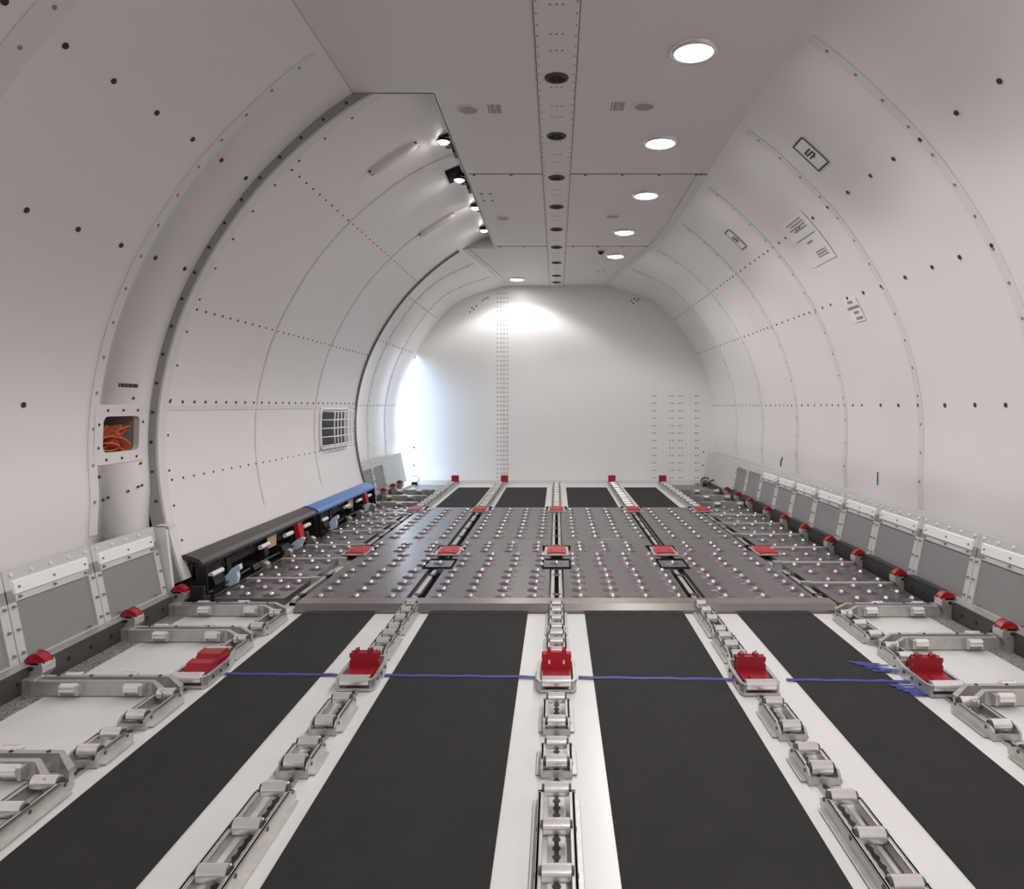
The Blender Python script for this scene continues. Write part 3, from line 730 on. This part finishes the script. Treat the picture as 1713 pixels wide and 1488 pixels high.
# ---------------------------------------------------------------- roller trays
CACHE = {}
def tray(x, y0, y1, w_, rollers, lab, grp='roller trays on the deck', flange=.012, ht=.031):
    key = (round(y1-y0, 3), w_, tuple(round(r-y0, 3) for r in rollers), flange)
    if key in CACHE: return copy_tree(CACHE[key], (x, y0, .003), lab, grp)
    t = thing('roller_tray', lab, 'roller tray', (x, y0, .003), grp); CACHE[key] = t
    L = y1-y0; m = MB(); h = w_/2; c = min(.035, L*.2)
    for s in (-1, 1):
        a, b = s*(h-.006), s*h; lo, hi = min(a, b), max(a, b)
        m.prism([(0,0),(L,0),(L,ht*.45),(L-c,ht),(c*.4,ht),(0,ht*.7)], 'x', lo, hi)
        a, b = s*(h-.001), s*(h+flange); m.box(min(a, b), max(a, b), c*.5, L-c*.5, 0, .0035)
        a, b = s*(h-.012), s*h; m.box(min(a, b), max(a, b), c, L-c, ht-.004, ht)
    obj('frame', m, ALU, t, .0012)
    obj('cross_web', MB().box(-h+.006, h-.006, 0, .006, 0, ht*.5), ALU, t)
    for r in rollers:
        yy = r-y0+.02
        if yy+.03 < L: obj('cross_web', MB().box(-h+.006, h-.006, yy, yy+.028, 0, .005).cyl((0, yy+.014, .004), (0, yy+.014, .013), .008, 6), ALU, t)
    rl = MB().cyl((-h+.0125, 0, 0), (h-.0125, 0, 0), .0155, 18).mesh('roller', ALUB)
    ax = [MB().cyl((q*(h-.0125), 0, 0), (q*(h-.007), 0, 0), .0115, 10).cyl((q*(h-.007), 0, -.006), (q*(h+.0015), 0, -.006), .0045, 8).mesh('axle_end', DARK) for q in (-1, 1)]
    for r in rollers:
        ro = obj('roller', rl, None, t, 0, (0, r-y0, .0285))
        for a_ in ax: obj('axle_end', a_, None, ro)
    return t
def lock_tray(x, y, lab, style):
    t = thing('pallet_lock', lab, 'cargo lock', (x, y, .003), 'red pallet locks on the blue line')
    m = MB()
    for s in (-1, 1):
        o = [(s*.050,0),(s*.060,.02),(s*.060,.16),(s*.046,.235),(s*.040,.235),(s*.052,.158),(s*.052,.024),(s*.044,.004)]
        m.prism(o, 'z', 0, .034)
    m.box(-.046, .046, .226, .235, 0, .03); m.box(-.05, .05, 0, .006, 0, .008); m.box(-.05, .05, .006, .23, 0, .005)
    obj('frame', m, ALU, t, .0015)
    m = MB(); m.cyl((-.044,.014,.029), (.044,.014,.029), .0165, 18); obj('roller', m, ALUB, t)
    m = MB()
    for s in (-1, 1):
        for yy in (.05, .10, .15): m.cyl((s*.056, yy, .02), (s*.0625, yy, .02), .005, 6)
    obj('side_bolt', m, BOLT, t)
    b = MB(); b.prism([(-.040,.040),(-.022,.032),(.022,.032),(.040,.040),(.044,.12),(-.044,.12)], 'z', .005, .032)
    if style != 'down': b.prism([(-.018,.045),(.018,.045),(.018,.075),(-.018,.075)], 'z', .030, .036)
    obj('pawl_base', b, RED, t, .002)
    pb = MB()
    if style == 'down':
        pb.prism([(.06,.03),(.085,.048),(.12,.05),(.13,.036),(.15,.056),(.20,.058),(.215,.03)], 'x', -.038, .038); obj('pawl', pb, RED, t, .003); return
    pb.prism([(-.045,.028),(.045,.028),(.045,.050),(.041,.056),(.045,.064),(.045,.074),(-.045,.074),(-.045,.064),(-.041,.056),(-.045,.050)], 'y', .118, .142)
    if style == 'mid': pb.prism([(-.030,.074),(.030,.074),(.026,.090),(.020,.090),(.020,.079),(-.020,.079),(-.020,.090),(-.026,.090)], 'y', .12, .138)
    else:
        for s in (-.032, .012): pb.prism([(s,.074),(s+.010,.074),(s+.010,.086),(s,.082)], 'y', .12, .14)
    pb.prism([(.142,.05),(.142,.074),(.165,.070),(.20,.035),(.20,.02)], 'x', -.03, .03)
    pw = obj('pawl', pb, RED if style != 'mid' else REDB, t, .002)
    if style == 'mid': obj('slot', MB().box(-.026, -.020, .115, .119, .045, .057).box(.020, .026, .115, .119, .045, .057), WPL, pw)
LK = {'leftmost': ('down', 2.195), 'second': ('up', 2.175), 'middle': ('mid', 2.165), 'fourth': ('up', 2.14), 'rightmost': ('up', 2.13)}
for k, x in TX.items():
    stl, y = LK[k]
    lock_tray(x, y, ('red pallet lock folded flat' if stl == 'down' else 'raised red pallet lock with two pale slots' if stl == 'mid' else 'raised dark red pallet lock')+' at the blue line, '+TD[k], stl)
    tl = TD[k]
    if k in ('second', 'middle', 'fourth'):
        o = {'second': 0.0, 'middle': 0.0, 'fourth': -.03}[k]
        tray(x, .70, 1.588+o, .078, [.87+o, 1.005+o, 1.15+o, 1.287+o, 1.43+o, 1.568+o], 'long multi-roller tray cut by the bottom edge, '+tl)
        tray(x, 1.668+o, 1.805+o, .074, [1.692+o, 1.785+o], 'short two-roller tray just beyond the long one, '+tl)
        tray(x, 1.885+o, 2.078+o, .072, [1.908+o, 2.058+o], 'two-roller tray just before the red lock, '+tl)
        tray(x, 2.425+o, 2.68+o, .07, [2.45+o, 2.55+o, 2.645+o], 'three-roller tray right behind the red lock, '+tl)
        tray(x, 2.69+o, 3.075, .064, [2.72+o, 2.83, 2.94, 3.04], 'narrow roller tray running up to the metal sill, '+tl)
    elif k == 'leftmost':
        tray(x, .9, 1.622, .082, [1.20, 1.36, 1.49, 1.597], 'long multi-roller tray cut by the picture edge, '+tl)
        tray(x, 1.715, 1.86, .074, [1.745, 1.835], 'short two-roller tray beside the arms, '+tl)
        tray(x, 1.915, 2.115, .074, [1.944, 2.09], 'two-roller tray joined to the arm before the folded red lock, '+tl)
        tray(x, 2.425, 2.60, .07, [2.45, 2.58], 'short tray right behind the folded red lock, '+tl)
        tray(x, 2.70, 2.93, .07, [2.725, 2.90], 'two-roller tray nearest the metal sill, '+tl)
    else:
        tray(x, 1.0, 1.79, .078, [1.2, 1.36, 1.50, 1.64, 1.75], 'roller tray cut by the picture edge, '+tl)
        tray(x, 1.855, 2.05, .074, [1.885, 2.03], 'two-roller tray joined to the arm before the raised lock, '+tl)
        tray(x, 2.37, 2.525, .07, [2.40, 2.50], 'short tray right behind the raised lock, '+tl)
        tray(x, 2.60, 2.93, .07, [2.63, 2.76, 2.89], 'three-roller tray nearest the metal sill, '+tl)
    tray(x, 5.965, 6.78, .085 if abs(x) > .1 else .07, [6.0+.155*i for i in range(6)], 'far six-roller tray just beyond the ball area, '+tl)
    tray(x, 6.82, 7.80, .085 if abs(x) > .1 else .07, [6.86+.18*i for i in range(6)], 'far six-roller tray in front of the end wall, '+tl)
# transverse arms
def arm(side, y, lab, xi, xo=1.575, e=.075):
    t = thing('roller_crossbar', lab, 'roller bar', (0, y, .003), 'metal roller arms between tray and side lock')
    sx = side
    def bar(dy, inner):
        p = [(sx*xo, dy), (sx*(inner+.06), dy), (sx*(inner-.015), dy-e)]; tk = .007; m_ = []
        for (a, b) in ((p[0], p[1]), (p[1], p[2])): m_.append((a, b))
        o = [(p[0][0], p[0][1]-tk), (p[1][0], p[1][1]-tk), (p[2][0], p[2][1]-tk*1.5), (p[2][0]+sx*.0, p[2][1]+tk*1.2), (p[1][0], p[1][1]+tk), (p[0][0], p[0][1]+tk)]
        return o
    m = MB(); 
    m.prism(bar(.020, xi), 'z', 0.0, .042); m.prism(bar(-.020, xi+.028), 'z', 0.0, .042)
    m.box(min(sx*xo, sx*(xi+.075)), max(sx*xo, sx*(xi+.075)), -.016, .016, 0, .018)
    m.box(min(sx*(xo-.01), sx*(xo+.035)), max(sx*(xo-.01), sx*(xo+.035)), -.022, .022, 0, .045)
    obj('beam', m, ALU, t, .0015)
    me = MB().cyl((-.022,0,0), (.022,0,0), .0145, 14).mesh('roller', ALUB)
    for x, dy in ((sx*(xi+.135), -.045), (sx*(xi+.325), -.045), (sx*(xi+.20), .045), (sx*(xi+.37), .045)):
        obj('roller', me, None, t, 0, (x, dy, .030))
        hold = MB()
        for q in (-.026, .026): hold.box(x+q-.004, x+q+.004, min(dy, dy*.5)-.006, max(dy, dy*.5)+.006, .008, .038)
        hold.box(x-.03, x+.03, min(dy*.5, dy*.4), max(dy*.5, dy*.4), .008, .03); obj('roller_bracket', hold, ALU, t, .001)
    b = MB()
    for x in (xi+.09, xi+.18, xi+.30, xi+.40): b.cyl((sx*x, .02, .042), (sx*x, .02, .0445), .005, 6)
    obj('bolt', b, BOLT, t)
for y, lab in ((1.69, 'cut by the picture edge'), (2.17, 'just before the folded red lock'), (2.66, 'third from the viewer'), (2.985, 'against the sill beside the door frame')):
    arm(-1, y, 'flat metal roller arm on the door side floor, '+lab, 1.12)
for y, lab in ((2.10, 'cut by the picture edge'), (2.575, 'behind the raised red lock'), (2.975, 'against the ball panels')):
    arm(1, y, 'flat metal roller arm opposite the door, '+lab, 1.15)
for s, nm_ in ((1, 'opposite the door'), (-1, 'on the door side')):
    for y, lab in ((6.15, 'right behind the ball area'), (6.60, 'between the other two'), (7.05, 'closest to the end wall')):
        arm(s, y, 'far metal roller arm %s, %s' % (nm_, lab), 1.235 if s > 0 else 1.205, 1.575, .03)
for s, lab in ((1, 'grey metal floor plate under the far arms opposite the door'), (-1, 'grey metal floor plate under the far arms on the door side')):
    tag(obj('floor_plate', MB().box(min(s*1.2, s*1.53), max(s*1.2, s*1.53), 5.93, 7.85, .0005, .004), PLATE), lab, 'floor plate', 'far floor plates')

# end stops and rings by the end wall
es = None
for x, lab in ((-1.12, 'outermost on the door side'), (-.575, 'left of the middle track'), (.612, 'right of the middle track'), (1.172, 'outermost opposite the door')):
    lab = 'small upright red end stop, '+lab
    if es is None:
        es = thing('end_stop', lab, 'cargo stop', (x, 7.92, 0), 'red end stops')
        obj('base', MB().box(-.045, .045, -.04, .07, 0, .028), ALU, es, .002)
        obj('block', MB().prism([(-.035,.026),(.035,.026),(.036,.095),(-.036,.095)], 'y', -.012, .03), RED, es, .003)
    else: copy_tree(es, (x, 7.92, 0), lab)
for x, y, m, lab in ((-1.56, 7.88, WPL, 'white looped strap ring on the floor by the daylight gap'), (1.69-.05, 7.70, BOLT, 'dark tie-down ring beside the end wall corner, inner one'), (1.735-.06, 7.45, BLACKR, 'dark tie-down ring beside the end wall corner, nearer one')):
    t = thing('tie_down_ring', lab, 'ring', (x-.04*(1 if x > 0 else 0), y, 0), 'tie-down rings')
    r = MB(); r.tube([(.048*math.cos(a), .01*math.sin(a), .062+.034*math.sin(a)) for a in [i*math.pi/10 for i in range(20)]], .0075, 8, True)
    obj('loop', r, m, t); obj('foot', MB().box(-.03, .03, -.025, .025, 0, .032), BLACK, t, .002)

# ---------------------------------------------------------------- door sill guides on the left
def sill_guide(y0, y1, topm, lab, cabn):
    t = thing('door_guide', lab, 'door guide', (0, y0, 0), 'low guides along the cargo door sill'); L = y1-y0
    prof = [(-1.645,.150),(-1.652,.196),(-1.640,.214),(-1.622,.218),(-1.560,.196),(-1.545,.180),(-1.545,.166),(-1.556,.166),(-1.562,.180),(-1.622,.203),(-1.636,.196),(-1.632,.150)]
    obj('cover', MB().prism(prof, 'y', 0, L), topm, t, .002)
    b = MB(); b.box(-1.648, -1.636, .01, L-.01, .0, .16); b.box(-1.648, -1.50, .01, L-.01, .0, .020)
    b.prism([(-1.636,.02),(-1.53,.02),(-1.545,.17),(-1.636,.17)], 'y', .02, .032); b.prism([(-1.636,.02),(-1.53,.02),(-1.545,.17),(-1.636,.17)], 'y', L-.032, L-.02)
    b.box(-1.60, -1.585, .02, L-.02, .10, .165)
    for q, (dx, hh, ll) in zip(frange(.10, L-.2, .21), [(.05,.10,.10),(.02,.14,.05),(.06,.06,.09),(.035,.12,.06),(.055,.08,.12),(.03,.14,.07),(.05,.09,.06),(.04,.12,.08)]):
        b.prism([(-1.60,.02),(-1.60+dx,.02),(-1.60+dx*1.25,hh*.6),(-1.60+dx,hh),(-1.60,hh)], 'y', q, q+ll)
    obj('body', b, BLACK, t, .002)
    g = MB(); 
    for q in frange(.06, L-.1, .165): g.cyl((-1.584, q, .145), (-1.578, q, .145), .006, 8); g.cyl((-1.584, q+.05, .12), (-1.577, q+.05, .12), .005, 8)
    g.tube([(-1.55, .05, .035), (-1.55, L*.4, .05), (-1.555, L-.08, .04)], .006, 8); g.tube([(-1.515, .04, .026), (-1.512, L-.05, .026)], .005, 8)
    obj('linkage', g, DARK, t)
    me = MB().cyl((0,-.055,0), (0,.055,0), .0125, 12).mesh('roller', WPL)
    for q in (.16, L*.47, L*.70, L*.90): obj('roller', me, None, t, 0, (-1.560, q, .122 if q > .2 else .105))
    obj('label_plate', MB().box(-1.566, -1.560, L*.50, L*.58, .095, .165), TAN, t)
    obj('red_lever', MB().prism([(-1.565,.16),(-1.545,.168),(-1.530,.10),(-1.52,.045),(-1.545,.04),(-1.552,.09)], 'y', L*.765, L*.815), REDB if cabn else RED, t, .003)
    obj('film_flag', MB().prism([(-1.565,.022),(-1.515,.024),(-1.507,.06),(-1.512,.085),(-1.495,.098),(-1.50,.118),(-1.53,.100),(-1.548,.075),(-1.568,.06)], 'y', 0, .03), LBLUE, t, .003, (0, L*.17, 0))
    obj('film_flag', MB().prism([(-1.565,.022),(-1.515,.024),(-1.505,.06),(-1.49,.085),(-1.51,.088),(-1.54,.070),(-1.568,.045)], 'y', 0, .03), LBLUE, t, .003, (0, L*.74, 0))
    for q in (.40, .62, .88): obj('catch', MB().prism([(-1.55,.02),(-1.505,.02),(-1.508,.045),(-1.525,.055),(-1.55,.05)], 'y', L*q, L*q+.05), ALU, t, .003)
sill_guide(3.13, 4.62, COVER, 'low black door sill guide with brown-black cover and red lever, nearer half', 1)
sill_guide(4.66, 6.10, BLUE, 'low black door sill guide with a blue film on its cover, farther half', 0)
t = MB(); t.box(-1.62, -1.50, 3.065, 3.115, 0, .05); t.box(-1.56, -1.50, 3.05, 3.07, 0, .10); t.cyl((-1.52,3.045,.03), (-1.52,3.07,.03), .012, 8)
tag(obj('corner_block', t, BLACK, None, .003), 'black metal block at the near foot of the door guide', 'block')
